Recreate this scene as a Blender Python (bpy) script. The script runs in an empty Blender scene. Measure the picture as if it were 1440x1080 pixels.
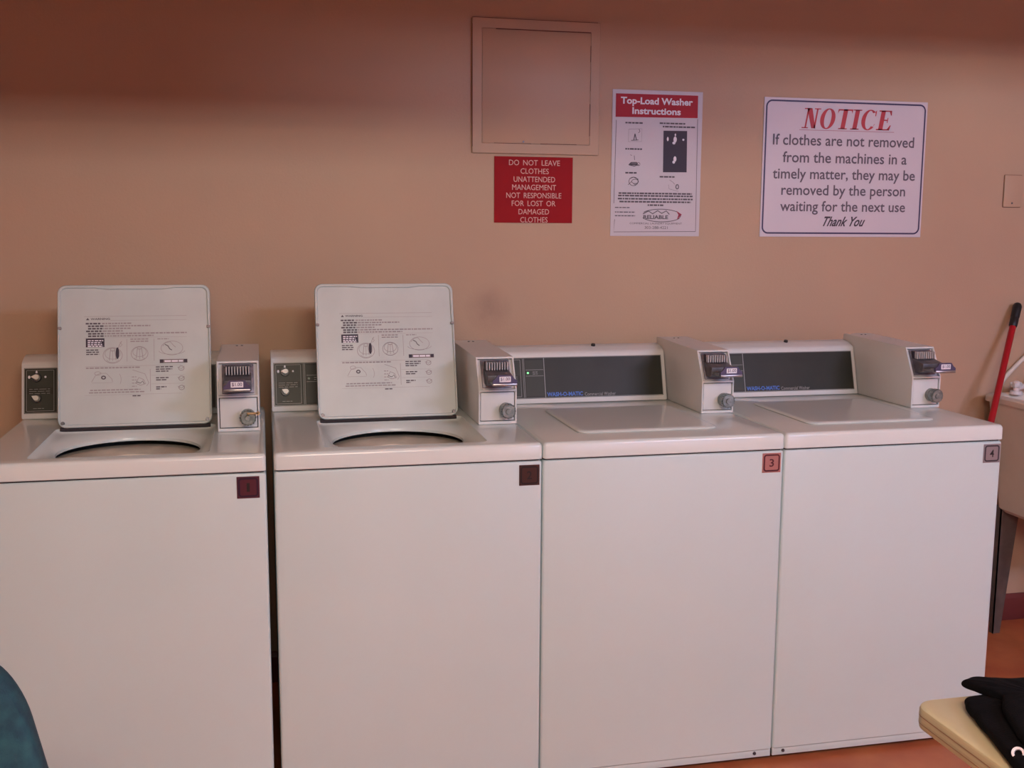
import bpy, bmesh, math, random
from mathutils import Vector, Matrix
random.seed(4)
PI = math.pi
S = bpy.context.scene
COL = S.collection

# ------------------------------------------------------------------ camera
CAM = Vector((-0.6715, -2.5791, 1.4472))
YAW, PITCH, ROLL, FPX = 0.2255, -0.1416, 0.0056, 1525.9
fw = Vector((math.sin(YAW)*math.cos(PITCH), math.cos(YAW)*math.cos(PITCH), math.sin(PITCH)))
rt0 = Vector((math.cos(YAW), -math.sin(YAW), 0)); up0 = rt0.cross(fw)
rt = rt0*math.cos(ROLL) + up0*math.sin(ROLL); up = -rt0*math.sin(ROLL) + up0*math.cos(ROLL)
cd = bpy.data.cameras.new('camera'); cam = bpy.data.objects.new('camera', cd); COL.objects.link(cam)
m = Matrix((rt, up, -fw)).transposed().to_4x4(); m.translation = CAM
cam.matrix_world = m
cd.sensor_width = 36; cd.lens = FPX/1440*36; cd.clip_start = .02
S.camera = cam

# ------------------------------------------------------------------ world, exposure
w = bpy.data.worlds.new('world'); S.world = w; w.use_nodes = True
w.node_tree.nodes['Background'].inputs[0].default_value = (.5, .45, .45, 1)
w.node_tree.nodes['Background'].inputs[1].default_value = .1
S.view_settings.view_transform = 'Standard'; S.view_settings.look = 'None'
S.view_settings.gamma = 1; S.view_settings.use_curve_mapping = False
S.view_settings.exposure = 0.0

# ------------------------------------------------------------------ lights (tubes at the ceiling fixtures, plus added fill lamps)
def area(name, loc, rot, sx, sy, watts, color, spread=180):
    l = bpy.data.lights.new(name, 'AREA'); l.shape = 'RECTANGLE'; l.size = sx; l.size_y = sy
    l.energy = watts; l.color = color; l.spread = math.radians(spread)
    o = bpy.data.objects.new(name, l); o.location = loc; o.rotation_euler = rot; COL.objects.link(o)
    return o
CEIL = 2.52
KEYS = [(-.45, -3.35, 2.36), (2.0, -3.35, 2.36)]     # two ceiling fixtures behind the camera
KCOL = [(.84, .79, .70), (.55, .67, 1.05)]
for p_, c_, e_ in zip(KEYS, KCOL, (48, 48)):
    area('tube_light', p_, (math.radians(62), 0, 0), 1.25, .28, e_, c_)
    area('bounce_fill', (p_[0], p_[1]+.25, 2.30), (math.radians(165), 0, 0), 1.25, .12, 36, (1.0, .54, .34))  # added warm fill thrown up for ceiling bounce, not a tube of its own
area('low_cool_fill', (1.6, -4.2, 1.45), (math.radians(90), 0, 0), 1.6, 1.1, 12, (.62, .70, 1.15))  # added cool fill low behind the camera; no window is built there

# ------------------------------------------------------------------ materials
MATS = {}
def mat(name, col, rough=.5, metal=0, spec=.5, noise=0, nscale=30, bump=0, bscale=200, coat=0, emit=None, estr=0, col2=None):
    if name in MATS: return MATS[name]
    M = bpy.data.materials.new(name); M.use_nodes = True
    N = M.node_tree.nodes; L = M.node_tree.links; b = N['Principled BSDF']
    b.inputs['Base Color'].default_value = (*col, 1); b.inputs['Roughness'].default_value = rough
    b.inputs['Metallic'].default_value = metal; b.inputs['Specular IOR Level'].default_value = spec
    b.inputs['Coat Weight'].default_value = coat
    tc = N.new('ShaderNodeTexCoord')
    if noise or col2:
        n = N.new('ShaderNodeTexNoise'); n.inputs['Scale'].default_value = nscale; n.inputs['Detail'].default_value = 5
        L.new(tc.outputs['Object'], n.inputs['Vector'])
        r = N.new('ShaderNodeValToRGB'); r.color_ramp.elements[0].position = .35; r.color_ramp.elements[1].position = .68
        c2 = col2 or tuple(max(0, c*(1-noise)) for c in col)
        r.color_ramp.elements[0].color = (*c2, 1); r.color_ramp.elements[1].color = (*col, 1)
        L.new(n.outputs['Fac'], r.inputs['Fac']); L.new(r.outputs['Color'], b.inputs['Base Color'])
    if bump:
        n2 = N.new('ShaderNodeTexNoise'); n2.inputs['Scale'].default_value = bscale; n2.inputs['Detail'].default_value = 3
        L.new(tc.outputs['Object'], n2.inputs['Vector'])
        bp = N.new('ShaderNodeBump'); bp.inputs['Strength'].default_value = bump; bp.inputs['Distance'].default_value = .002
        L.new(n2.outputs['Fac'], bp.inputs['Height']); L.new(bp.outputs['Normal'], b.inputs['Normal'])
    if emit:
        b.inputs['Emission Color'].default_value = (*emit, 1); b.inputs['Emission Strength'].default_value = estr
    MATS[name] = M; return M

def wall_mat():
    M = bpy.data.materials.new('peach_wall_paint'); M.use_nodes = True
    N = M.node_tree.nodes; L = M.node_tree.links; b = N['Principled BSDF']
    b.inputs['Roughness'].default_value = .55; b.inputs['Specular IOR Level'].default_value = .25
    tc = N.new('ShaderNodeTexCoord')
    n = N.new('ShaderNodeTexNoise'); n.inputs['Scale'].default_value = 1.3; n.inputs['Detail'].default_value = 3
    L.new(tc.outputs['Object'], n.inputs['Vector'])
    r = N.new('ShaderNodeValToRGB'); r.color_ramp.elements[0].position = .3; r.color_ramp.elements[1].position = .7
    r.color_ramp.elements[0].color = (.505, .345, .242, 1); r.color_ramp.elements[1].color = (.54, .385, .265, 1)
    L.new(n.outputs['Fac'], r.inputs['Fac'])
    # rubbed grey smudge above the second coin box
    mp = N.new('ShaderNodeMapping'); mp.inputs['Location'].default_value = (-.035, 0, -1.195)
    mp.inputs['Scale'].default_value = (1, 1, 1)
    L.new(tc.outputs['Object'], mp.inputs['Vector'])
    n3 = N.new('ShaderNodeTexNoise'); n3.inputs['Scale'].default_value = 18; n3.inputs['Detail'].default_value = 6
    L.new(tc.outputs['Object'], n3.inputs['Vector'])
    sx = N.new('ShaderNodeSeparateXYZ'); L.new(mp.outputs['Vector'], sx.inputs[0])
    cx = N.new('ShaderNodeCombineXYZ'); L.new(sx.outputs['X'], cx.inputs['X']); L.new(sx.outputs['Z'], cx.inputs['Z'])
    ln = N.new('ShaderNodeVectorMath'); ln.operation = 'LENGTH'; L.new(cx.outputs[0], ln.inputs[0])
    mr = N.new('ShaderNodeMapRange'); mr.inputs['From Min'].default_value = .015; mr.inputs['From Max'].default_value = .085
    mr.inputs['To Min'].default_value = 1; mr.inputs['To Max'].default_value = 0
    L.new(ln.outputs['Value'], mr.inputs['Value'])
    mu = N.new('ShaderNodeMath'); mu.operation = 'MULTIPLY'; L.new(mr.outputs[0], mu.inputs[0]); L.new(n3.outputs['Fac'], mu.inputs[1])
    mu2 = N.new('ShaderNodeMath'); mu2.operation = 'MULTIPLY'; mu2.inputs[1].default_value = .55; L.new(mu.outputs[0], mu2.inputs[0])
    mx = N.new('ShaderNodeMix'); mx.data_type = 'RGBA'
    L.new(mu2.outputs[0], mx.inputs[0]); L.new(r.outputs['Color'], mx.inputs[6]); mx.inputs[7].default_value = (.22, .13, .11, 1)
    L.new(mx.outputs[2], b.inputs['Base Color'])
    n2 = N.new('ShaderNodeTexNoise'); n2.inputs['Scale'].default_value = 160; n2.inputs['Detail'].default_value = 2
    L.new(tc.outputs['Object'], n2.inputs['Vector'])
    bp = N.new('ShaderNodeBump'); bp.inputs['Strength'].default_value = .18; bp.inputs['Distance'].default_value = .002
    L.new(n2.outputs['Fac'], bp.inputs['Height']); L.new(bp.outputs['Normal'], b.inputs['Normal'])
    return M
WALL = wall_mat()
PANELP = mat('peach_panel_paint', (.525, .365, .255), .5, spec=.3)
ENAM = mat('white_enamel', (.72, .79, .76), .17, spec=.5, noise=.03, nscale=3)
CASE = mat('white_case_paint', (.70, .705, .69), .34, spec=.4, noise=.03, nscale=2.5)
FRONT = mat('white_cabinet_paint', (.605, .72, .71), .34, spec=.4, noise=.03, nscale=2.5)
LIDIN = mat('lid_inner_enamel', (.55, .605, .59), .36, spec=.4, noise=.10, nscale=7)
GAPSHADE = mat('dark_gap', (.03, .022, .025), .8)  # near-black colour standing in for shade in gaps, recesses and under the cabinets
PANEL = mat('charcoal_control_panel', (.028, .028, .019), .42, spec=.25, noise=.15, nscale=20)
PANEL2 = mat('dark_green_grey_inset', (.038, .041, .030), .42, spec=.25)
LINE = mat('pale_panel_line', (.25, .25, .23), .4)
CREAM = mat('cream_knob', (.82, .78, .68), .35)
BLACKP = mat('black_plastic', (.015, .014, .016), .4)
INK = mat('print_ink', (.10, .085, .10), .7)
INKL = mat('faint_print_ink', (.33, .30, .31), .7)
DKBLOCK = mat('dark_print_block', (.035, .025, .045), .6)
STEEL = mat('brushed_steel', (.45, .44, .44), .32, metal=.9, noise=.3, nscale=60)
DSTEEL = mat('dull_dark_steel', (.16, .15, .16), .4, metal=.7, noise=.4, nscale=50)
FINM = mat('slot_fin_metal', (.62, .58, .58), .5, metal=.2)
PLATEM = mat('meter_plate_metal', (.26, .24, .28), .42, metal=.35, noise=.35, nscale=70)
CHROME = mat('chrome', (.75, .74, .74), .15, metal=1)
LOCKM = mat('lock_metal', (.34, .36, .33), .42, metal=.6, noise=.4, nscale=80)
BRASS = mat('brass_key', (.65, .5, .28), .3, metal=1)
WHITEL = mat('white_label', (.82, .80, .86), .5)
VIOLET = mat('blue_violet_label', (.095, .080, .15), .4, metal=.3)
BLUE = mat('blue_print', (.055, .16, .55), .5)
GREYT = mat('grey_print', (.30, .29, .27), .5)
GREEN = mat('green_lamp', (.2, .9, .3), .3, emit=(.25, 1, .35), estr=1.2)
REDS = mat('red_sign', (.32, .006, .010), .55, spec=.12)
PINKT = mat('pale_red_lettering', (.72, .42, .36), .5)
SIGNW = mat('white_sign_plastic', (.66, .60, .66), .42)
PAPER = mat('laminated_paper', (.60, .56, .60), .4, spec=.25)
NAVY = mat('dark_blue_border', (.045, .03, .10), .5)
NRED = mat('notice_red', (.50, .035, .05), .5)
GTXT = mat('grey_lettering', (.12, .095, .125), .6)
HRED = mat('header_red', (.42, .012, .025), .5, spec=.2)
TEAL = mat('teal_fabric', (.016, .085, .11), .85, noise=.55, nscale=45, bump=.5, bscale=500, col2=(.008, .045, .075))
CLOTH = mat('black_cloth', (.005, .005, .0065), .95, spec=.12, noise=.3, nscale=40, bump=.4, bscale=400)
TUBP = mat('cream_plastic', (.82, .74, .65), .5, noise=.1, nscale=5)
WHITEP = mat('white_plastic', (.78, .72, .72), .35)
LEGM = mat('grey_painted_leg', (.14, .12, .12), .5, noise=.3, nscale=20)
REDH = mat('red_handle', (.42, .008, .016), .3)
DIRT = mat('tub_cream_ring', (.74, .68, .56), .45, noise=.3, nscale=12)

def floor_mat():
    M = bpy.data.materials.new('red_brown_floor'); M.use_nodes = True
    N = M.node_tree.nodes; L = M.node_tree.links; b = N['Principled BSDF']
    b.inputs['Roughness'].default_value = .42
    tc = N.new('ShaderNodeTexCoord')
    n = N.new('ShaderNodeTexNoise'); n.inputs['Scale'].default_value = 6; n.inputs['Detail'].default_value = 6
    L.new(tc.outputs['Object'], n.inputs['Vector'])
    r = N.new('ShaderNodeValToRGB'); r.color_ramp.elements[0].position = .35; r.color_ramp.elements[1].position = .7
    r.color_ramp.elements[0].color = (.40, .105, .045, 1); r.color_ramp.elements[1].color = (.54, .19, .075, 1)
    L.new(n.outputs['Fac'], r.inputs['Fac']); L.new(r.outputs['Color'], b.inputs['Base Color'])
    return M
def wood_mat():
    M = bpy.data.materials.new('pale_wood'); M.use_nodes = True
    N = M.node_tree.nodes; L = M.node_tree.links; b = N['Principled BSDF']
    b.inputs['Roughness'].default_value = .45
    tc = N.new('ShaderNodeTexCoord'); mp = N.new('ShaderNodeMapping'); mp.inputs['Scale'].default_value = (3, .6, 120)
    L.new(tc.outputs['Object'], mp.inputs['Vector'])
    n = N.new('ShaderNodeTexNoise'); n.inputs['Scale'].default_value = 1.6; n.inputs['Detail'].default_value = 6
    L.new(mp.outputs['Vector'], n.inputs['Vector'])
    r = N.new('ShaderNodeValToRGB'); r.color_ramp.elements[0].position = .3; r.color_ramp.elements[1].position = .7
    r.color_ramp.elements[0].color = (.56, .53, .32, 1); r.color_ramp.elements[1].color = (.70, .69, .44, 1)
    L.new(n.outputs['Fac'], r.inputs['Fac']); L.new(r.outputs['Color'], b.inputs['Base Color'])
    return M
FLOOR = floor_mat(); WOOD = wood_mat()
BASEB = mat('dark_red_baseboard', (.16, .035, .035), .45)
CEILM = mat('ceiling_paint', (.66, .50, .42), .8)

# ------------------------------------------------------------------ helpers
def tag(o, label=None, cat=None, group=None, kind=None):
    if label: o['label'] = label
    if cat: o['category'] = cat
    if group: o['group'] = group
    if kind: o['kind'] = kind
    return o
def thing(name, label, cat, loc=(0,0,0), rz=0, group=None):
    o = bpy.data.objects.new(name, None); COL.objects.link(o); o.location = loc; o.rotation_euler = (0,0,rz)
    o.empty_display_size = .1
    return tag(o, label, cat, group)
def obj(name, bm, material, parent=None, smooth=35, loc=None):
    bmesh.ops.recalc_face_normals(bm, faces=bm.faces[:])
    me = bpy.data.meshes.new(name); 
    if smooth:
        for f in bm.faces: f.smooth = True
        a = math.radians(smooth)
        for e in bm.edges:
            if len(e.link_faces) == 2: e.smooth = e.calc_face_angle(0) < a
            else: e.smooth = False
    bm.to_mesh(me); bm.free()
    ms = material if isinstance(material, (list, tuple)) else [material]
    for k in ms: me.materials.append(k)
    o = bpy.data.objects.new(name, me); COL.objects.link(o)
    if parent: o.parent = parent
    if loc: o.location = loc
    return o
def BM(): return bmesh.new()
def box(bm, x0, x1, y0, y1, z0, z1, bev=0, seg=2, M=None):
    vs = [bm.verts.new((x, y, z)) for x in (x0, x1) for y in (y0, y1) for z in (z0, z1)]
    idx = [(0,1,3,2),(4,6,7,5),(0,4,5,1),(2,3,7,6),(0,2,6,4),(1,5,7,3)]
    fs = [bm.faces.new([vs[i] for i in f]) for f in idx]
    geo = vs
    if bev:
        es = list({e for f in fs for e in f.edges})
        r = bmesh.ops.bevel(bm, geom=es, offset=bev, segments=seg, affect='EDGES', profile=.5)
        geo = list({v for f in r['faces'] for v in f.verts} | {v for v in vs if v.is_valid})
    if M: bmesh.ops.transform(bm, matrix=M, verts=[v for v in geo if v.is_valid])
    return geo
def cyl(bm, p0, p1, r0, r1=None, n=20, caps=True):
    p0 = Vector(p0); p1 = Vector(p1); r1 = r0 if r1 is None else r1
    d = (p1-p0).normalized(); a = d.orthogonal().normalized(); b = d.cross(a)
    l0 = [bm.verts.new(p0 + (a*math.cos(2*PI*i/n) + b*math.sin(2*PI*i/n))*r0) for i in range(n)]
    l1 = [bm.verts.new(p1 + (a*math.cos(2*PI*i/n) + b*math.sin(2*PI*i/n))*r1) for i in range(n)]
    for i in range(n): bm.faces.new((l0[i], l0[(i+1)%n], l1[(i+1)%n], l1[i]))
    if caps: bm.faces.new(l0[::-1]); bm.faces.new(l1)
def loft(bm, loops, cap0=False, cap1=False):
    L = [[bm.verts.new(p) for p in lp] for lp in loops]
    n = len(L[0])
    for a, b in zip(L[:-1], L[1:]):
        for i in range(n): bm.faces.new((a[i], a[(i+1)%n], b[(i+1)%n], b[i]))
    if cap0: bm.faces.new(L[0][::-1])
    if cap1: bm.faces.new(L[-1])
    return L
def rrect(x0, x1, y0, y1, r, k=5, m=6):
    """rounded rectangle, counter-clockwise from the bottom side's left end; k arc segments, m side segments"""
    r = max(r, 1e-5); P = []
    corners = [((x1-r, y0+r), -90), ((x1-r, y1-r), 0), ((x0+r, y1-r), 90), ((x0+r, y0+r), 180)]
    starts = [(x0+r, y0), (x1, y0+r), (x1-r, y1), (x0, y1-r)]
    ends = [(x1-r, y0), (x1, y1-r), (x0+r, y1), (x0, y0+r)]
    for s in range(4):
        for i in range(m):
            t = i/m; P.append((starts[s][0]+(ends[s][0]-starts[s][0])*t, starts[s][1]+(ends[s][1]-starts[s][1])*t))
        (cx, cy), a0 = corners[s]
        for i in range(k):
            a = math.radians(a0 + 90*i/k); P.append((cx+r*math.cos(a), cy+r*math.sin(a)))
    return P
def circ_like(cx, cy, rx, ry, k=5, m=6):
    P = []
    for s in range(4):
        for i in range(m+k):
            a = math.radians(-90-45*m/(m+k)*1.0 + 90*s + 90*i/(m+k)); P.append((cx+rx*math.cos(a), cy+ry*math.sin(a)))
    return P
def prism_x(bm, prof, x0, x1, bev=0):
    """profile of (y, z) points swept along x"""
    a = [bm.verts.new((x0, y, z)) for y, z in prof]; b = [bm.verts.new((x1, y, z)) for y, z in prof]
    n = len(prof); fs = [bm.faces.new(a), bm.faces.new(b[::-1])]
    for i in range(n): fs.append(bm.faces.new((a[i], b[i], b[(i+1)%n], a[(i+1)%n])))
    bmesh.ops.recalc_face_normals(bm, faces=fs)
    if bev:
        bmesh.ops.bevel(bm, geom=list({e for f in fs for e in f.edges}), offset=bev, segments=2, affect='EDGES', profile=.5)

# flat print: polygons in (u, v) put on a plane origin + u*U + v*V, lifted along N
class Flat:
    def __init__(s): s.v = []; s.f = []
    def poly(s, pts):
        b = len(s.v); s.v += [tuple(p) for p in pts]; s.f.append(tuple(range(b, b+len(pts))))
    def rect(s, u0, u1, v0, v1): s.poly([(u0, v0), (u1, v0), (u1, v1), (u0, v1)])
    def line(s, pts, w, closed=False):
        pts = [Vector(p) for p in pts]; n = len(pts)
        L = []
        for i, p in enumerate(pts):
            if closed: a, b = pts[i-1], pts[(i+1) % n]
            else: a, b = pts[max(0, i-1)], pts[min(n-1, i+1)]
            d = (b-a); d = d.normalized() if d.length > 1e-9 else Vector((1, 0))
            nn = Vector((-d.y, d.x))*w/2; L.append((p+nn, p-nn))
        base = len(s.v)
        for a, b in L: s.v += [tuple(a), tuple(b)]
        for i in range(n if closed else n-1):
            j = (i+1) % n; s.f.append((base+2*i, base+2*i+1, base+2*j+1, base+2*j))
    def ell(s, cx, cy, rx, ry, w, a0=0, a1=360, n=28, rot=0):
        c, q = math.cos(math.radians(rot)), math.sin(math.radians(rot)); P = []
        cl = abs(a1-a0) >= 360
        for i in range(n if cl else n+1):
            a = math.radians(a0+(a1-a0)*i/n); x, y = rx*math.cos(a), ry*math.sin(a)
            P.append((cx+c*x-q*y, cy+q*x+c*y))
        s.line(P, w, cl)
    def disc(s, cx, cy, rx, ry, n=20): s.poly([(cx+rx*math.cos(2*PI*i/n), cy+ry*math.sin(2*PI*i/n)) for i in range(n)])
    def text(s, t, u0, u1, v0, v1, shear=0, bold=0, spacing=1.0):
        cu = bpy.data.curves.new('t', 'FONT'); cu.body = t; cu.offset = bold; cu.shear = shear; cu.resolution_u = 3
        cu.space_word = spacing
        o = bpy.data.objects.new('t', cu); COL.objects.link(o)
        dg = bpy.context.evaluated_depsgraph_get(); me = o.evaluated_get(dg).to_mesh()
        V = [v.co.copy() for v in me.vertices]; F = [tuple(p.vertices) for p in me.polygons]
        o.evaluated_get(dg).to_mesh_clear(); bpy.data.objects.remove(o); bpy.data.curves.remove(cu)
        if not V: return
        xs = [v.x for v in V]; ys = [v.y for v in V]; x0, x1, y0, y1 = min(xs), max(xs), min(ys), max(ys)
        b = len(s.v)
        s.v += [(u0+(v.x-x0)/(x1-x0)*(u1-u0), v0+(v.y-y0)/(y1-y0)*(v1-v0)) for v in V]
        s.f += [tuple(i+b for i in f) for f in F]
    def words(s, u0, u1, v, h, wl=(.004, .014), gap=.0025, rnd=random):
        """a row of print too small to read: word-long dashes"""
        u = u0
        while u < u1:
            e = min(u1, u + rnd.uniform(*wl)); s.rect(u, e, v-h/2, v+h/2); u = e + gap
    def build(s, name, material, parent, O, U, V, lift=.0004, warp=None):
        O = Vector(O); U = Vector(U); V = Vector(V); Nn = U.cross(V).normalized()
        bm = bmesh.new()
        vs = []
        for (a, b) in s.v:
            if warp: a, b = warp(a, b)
            vs.append(bm.verts.new(O + U*a + V*b + Nn*lift))
        for f in s.f:
            try: bm.faces.new([vs[i] for i in f])
            except Exception: pass
        me = bpy.data.meshes.new(name); bm.to_mesh(me); bm.free(); me.materials.append(material)
        o = bpy.data.objects.new(name, me); COL.objects.link(o); o.parent = parent
        if name in ('printed_text', 'printed_diagram', 'printed_block', 'printed_caption', 'sheet_print', 'panel_lines', 'panel_inset', 'dial_mark', 'dial_highlight', 'panel_crack', 'lettering', 'header_lettering'): o['kind'] = 'stuff'
        return o

# ------------------------------------------------------------------ the setting
WY = .84
XL, XR, YF = -2.9, 3.3, -4.4
def slab(name, x0, x1, y0, y1, z0, z1, m_):
    bm = BM(); box(bm, x0, x1, y0, y1, z0, z1); return tag(obj(name, bm, m_, smooth=0), kind='structure')
slab('floor', XL, XR, YF, WY, -.06, 0, FLOOR)
slab('ceiling', XL, XR, YF, WY, CEIL, CEIL+.06, CEILM)
slab('wall_back', XL-.08, XR+.08, WY, WY+.08, -.06, CEIL+.06, WALL)
slab('wall_left', XL-.08, XL, YF, WY, -.06, CEIL+.06, WALL)
slab('wall_right', XR, XR+.08, YF, WY, -.06, CEIL+.06, WALL)
slab('wall_front', XL-.08, XR+.08, YF-.08, YF, -.06, CEIL+.06, WALL)
bm = BM(); prism_x(bm, [(WY, 0), (WY-.014, 0), (WY-.014, .085), (WY-.006, .10), (WY, .10)], XL, XR, .001)
tag(obj('baseboard_back', bm, BASEB), kind='structure')
# unseen stepped beam, added to cast shade on the top of the wall
bm = BM(); box(bm, XL, .50, -1.0, -.8, 2.005, CEIL, .004)
tag(obj('shade_beam_1', bm, CEILM), kind='structure')
bm = BM(); box(bm, .50, XR, -1.0, -.8, 2.165, CEIL, .004)
tag(obj('shade_beam_2', bm, CEILM), kind='structure')

# ------------------------------------------------------------------ washers
W = .6588; FT = .92
ZS = .8767
def lid_mesh(wd, h, th=.02):
    """lid lying with its hinge edge on local z = 0, inner face towards -y"""
    bm = BM(); k, m_ = 6, 10
    R = .022
    def ring(ins, r, y, notch=0):
        P = rrect(ins, wd-ins, ins, h-ins, r, k, m_)
        out = []
        for (x, z) in P:
            if notch and z > h*.8 and wd*.27 < x < wd*.70: z -= notch
            if notch and z < h*.68 and (x < wd*.1 or x > wd*.9): x += -.0025 if x < wd*.5 else .0025
            out.append((x, y, z))
        return out
    loops = [ring(.006, R*.8, th), ring(.001, R, th-.004), ring(0, R, th-.008), ring(0, R, .003), ring(.0015, R, 0),
             ring(.0062, R-.004, 0, .004), ring(.0078, R-.005, .0015, .004), ring(.0085, R-.006, .005, .004)]
    loft(bm, loops, True, True)
    return bm
def lid_print(lid, wd, h, light=1.0):
    """printed chart on the inside of an open lid; u right, v up in metres from the lower left corner"""
    O = (0, .005, 0); U = (1, 0, 0); V = (0, 0, 1)
    g = random.Random(7)
    sx = lambda t: wd*t
    sz = lambda t: h*t
    a = Flat(); b = Flat(); d = Flat()
    # heading
    a.poly([(sx(.182), sz(.752)), (sx(.204), sz(.752)), (sx(.193), sz(.768))])
    a.text('WARNING', sx(.212), sx(.337), sz(.752), sz(.767), bold=.02)
    b.rect(sx(.17), sx(.84), sz(.777), sz(.779)); b.rect(sx(.34), sx(.84), sz(.748), sz(.7495))
    rows = [(.180, .48, .727), (.195, .60, .709), (.195, .47, .691), (.182, .42, .673), (.195, .84, .655), (.195, .62, .638)]
    for u0, u1, v in rows:
        a.words(sx(u0), sx(u0+min(.1, u1-u0)), sz(v), .0042, (.006, .012), .002, g)
        b.words(sx(u0+.105), sx(u1), sz(v), .0036, (.004, .012), .002, g)
    b.rect(sx(.17), sx(.84), sz(.625), sz(.6262))
    d.rect(sx(.180), sx(.300), sz(.560), sz(.622))
    for v in (.540, .525, .510): a.words(sx(.182), sx(.265), sz(v), .0030, (.006, .014), .002, g)
    # basket and agitator pictures
    def basket(cx, cz, r, l):
        l.ell(sx(cx), sz(cz), sx(r), sz(r*.9), .0013); l.ell(sx(cx), sz(cz+.012), sx(r*.8), sz(r*.62), .0011)
        l.line([(sx(cx-.022), sz(cz-.035)), (sx(cx-.014), sz(cz+.035)), (sx(cx+.014), sz(cz+.035)), (sx(cx+.022), sz(cz-.035))], .0015)
        l.ell(sx(cx), sz(cz+.04), sx(.014), sz(.010), .0013)
        l.ell(sx(cx), sz(cz-.03), sx(r*.6), sz(r*.32), .0011, 180, 360)
        l.line([(sx(cx), sz(cz-.04)), (sx(cx), sz(cz+.035))], .001)
    basket(.352, .500, .062, b); basket(.527, .510, .055, b)
    d.poly([(sx(.383)+.0045*math.cos(t*PI/8), sz(.515)+.016*math.sin(t*PI/8)) for t in range(16)])
    b.line([(sx(.385), sz(.54)), (sx(.397), sz(.575)), (sx(.412), sz(.60)), (sx(.40), sz(.59)), (sx(.415), sz(.575)), (sx(.40), sz(.56))], .0014)
    b.line([(sx(.445), sz(.455)), (sx(.445), sz(.615))], .0009); b.line([(sx(.622), sz(.455)), (sx(.622), sz(.615))], .0009)
    for v in (.613, .597): b.words(sx(.468), sx(.585), sz(v), .0030, (.006, .012), .002, g)
    # hand with garment
    b.ell(sx(.74), sz(.545), sx(.072), sz(.05), .0012); b.ell(sx(.74), sz(.53), sx(.088), sz(.03), .001, 190, 350)
    a.line([(sx(.695), sz(.572)), (sx(.715), sz(.56)), (sx(.725), sz(.54)), (sx(.74), sz(.53))], .0022)
    b.line([(sx(.68), sz(.56)), (sx(.70), sz(.585)), (sx(.73), sz(.59)), (sx(.75), sz(.565)), (sx(.765), sz(.55))], .0014)
    b.words(sx(.645), sx(.72), sz(.612), .0026, (.004, .01), .002, g)
    fr = Flat(); fr.rect(sx(.658), sx(.842), sz(.438), sz(.466))
    d.rect(sx(.660), sx(.682), sz(.441), sz(.464)); d.rect(sx(.818), sx(.840), sz(.441), sz(.464))
    wt = Flat(); wt.words(sx(.69), sx(.812), sz(.452), .005, (.008, .018), .002, g)
    for v, e in ((.606, .292), (.592, .28), (.578, .285), (.566, .29)): wt.words(sx(.192), sx(e), sz(v), .003, (.005, .012), .002, g)
    b.rect(sx(.175), sx(.80), sz(.423), sz(.4245))
    b.words(sx(.180), sx(.53), sz(.413), .0034, (.006, .012), .002, g)
    # lower pictures
    b.line([(sx(.215), sz(.315)), (sx(.24), sz(.36)), (sx(.27), sz(.375)), (sx(.31), sz(.375)), (sx(.345), sz(.335)), (sx(.35), sz(.315))], .0011)
    b.rect(sx(.215), sx(.35), sz(.308), sz(.3095)); a.ell(sx(.292), sz(.345), sx(.012), sz(.010), .003)
    b.ell(sx(.255), sz(.375), sx(.02), sz(.012), .0011); b.ell(sx(.375), sz(.33), sx(.03), sz(.05), .0009, -40, 50)
    b.line([(sx(.48), sz(.395)), (sx(.56), sz(.365)), (sx(.585), sz(.30)), (sx(.57), sz(.28))], .0011)
    b.line([(sx(.50), sz(.30)), (sx(.52), sz(.34)), (sx(.55), sz(.325)), (sx(.565), sz(.295)), (sx(.53), sz(.285)), (sx(.50), sz(.30))], .0016)
    a.line([(sx(.505), sz(.31)), (sx(.53), sz(.30)), (sx(.545), sz(.315)), (sx(.555), sz(.295))], .0016)
    for i in range(4): b.words(sx(.475), sx(.505), sz(.345-.022*i), .002, (.004, .008), .002, g)
    b.words(sx(.205), sx(.53), sz(.257), .0030, (.006, .012), .002, g); b.words(sx(.198), sx(.555), sz(.240), .0030, (.006, .012), .002, g)
    b.rect(sx(.17), sx(.80), sz(.222), sz(.2232)); a.words(sx(.478), sx(.53), sz(.212), .0030, (.006, .01), .002, g)
    b.line([(sx(.595), sz(.40)), (sx(.595), sz(.24))], .001)
    for v0 in (.412, .396, .381, .335, .320, .270, .256):
        u1 = {.412: .745, .396: .74, .381: .715, .335: .715, .320: .70, .270: .70, .256: .665}[v0]
        a.words(sx(.632), sx(u1), sz(v0), .0030, (.008, .014), .002, g)
    b.rect(sx(.60), sx(.82), sz(.353), sz(.354)); b.rect(sx(.60), sx(.82), sz(.292), sz(.293))
    for cz in (.400, .328, .262):
        b.ell(sx(.80), sz(cz), sx(.018), sz(.016), .0018); b.line([(sx(.775), sz(cz+.008)), (sx(.80), sz(cz-.004)), (sx(.82), sz(cz+.012))], .0014)
    o1 = a.build('printed_text', INK, lid, O, U, V); tag(o1, 'dark printed warning text on lid')
    b.build('printed_diagram', INKL, lid, O, U, V, .0003)
    d.build('printed_block', DKBLOCK, lid, O, U, V, .0005)
    fr.build('printed_strip', mat('grey_print_strip', (.22, .19, .19), .6), lid, O, U, V, .0004)
    wt.build('printed_caption', WHITEL, lid, O, U, V, .0008)

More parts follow.
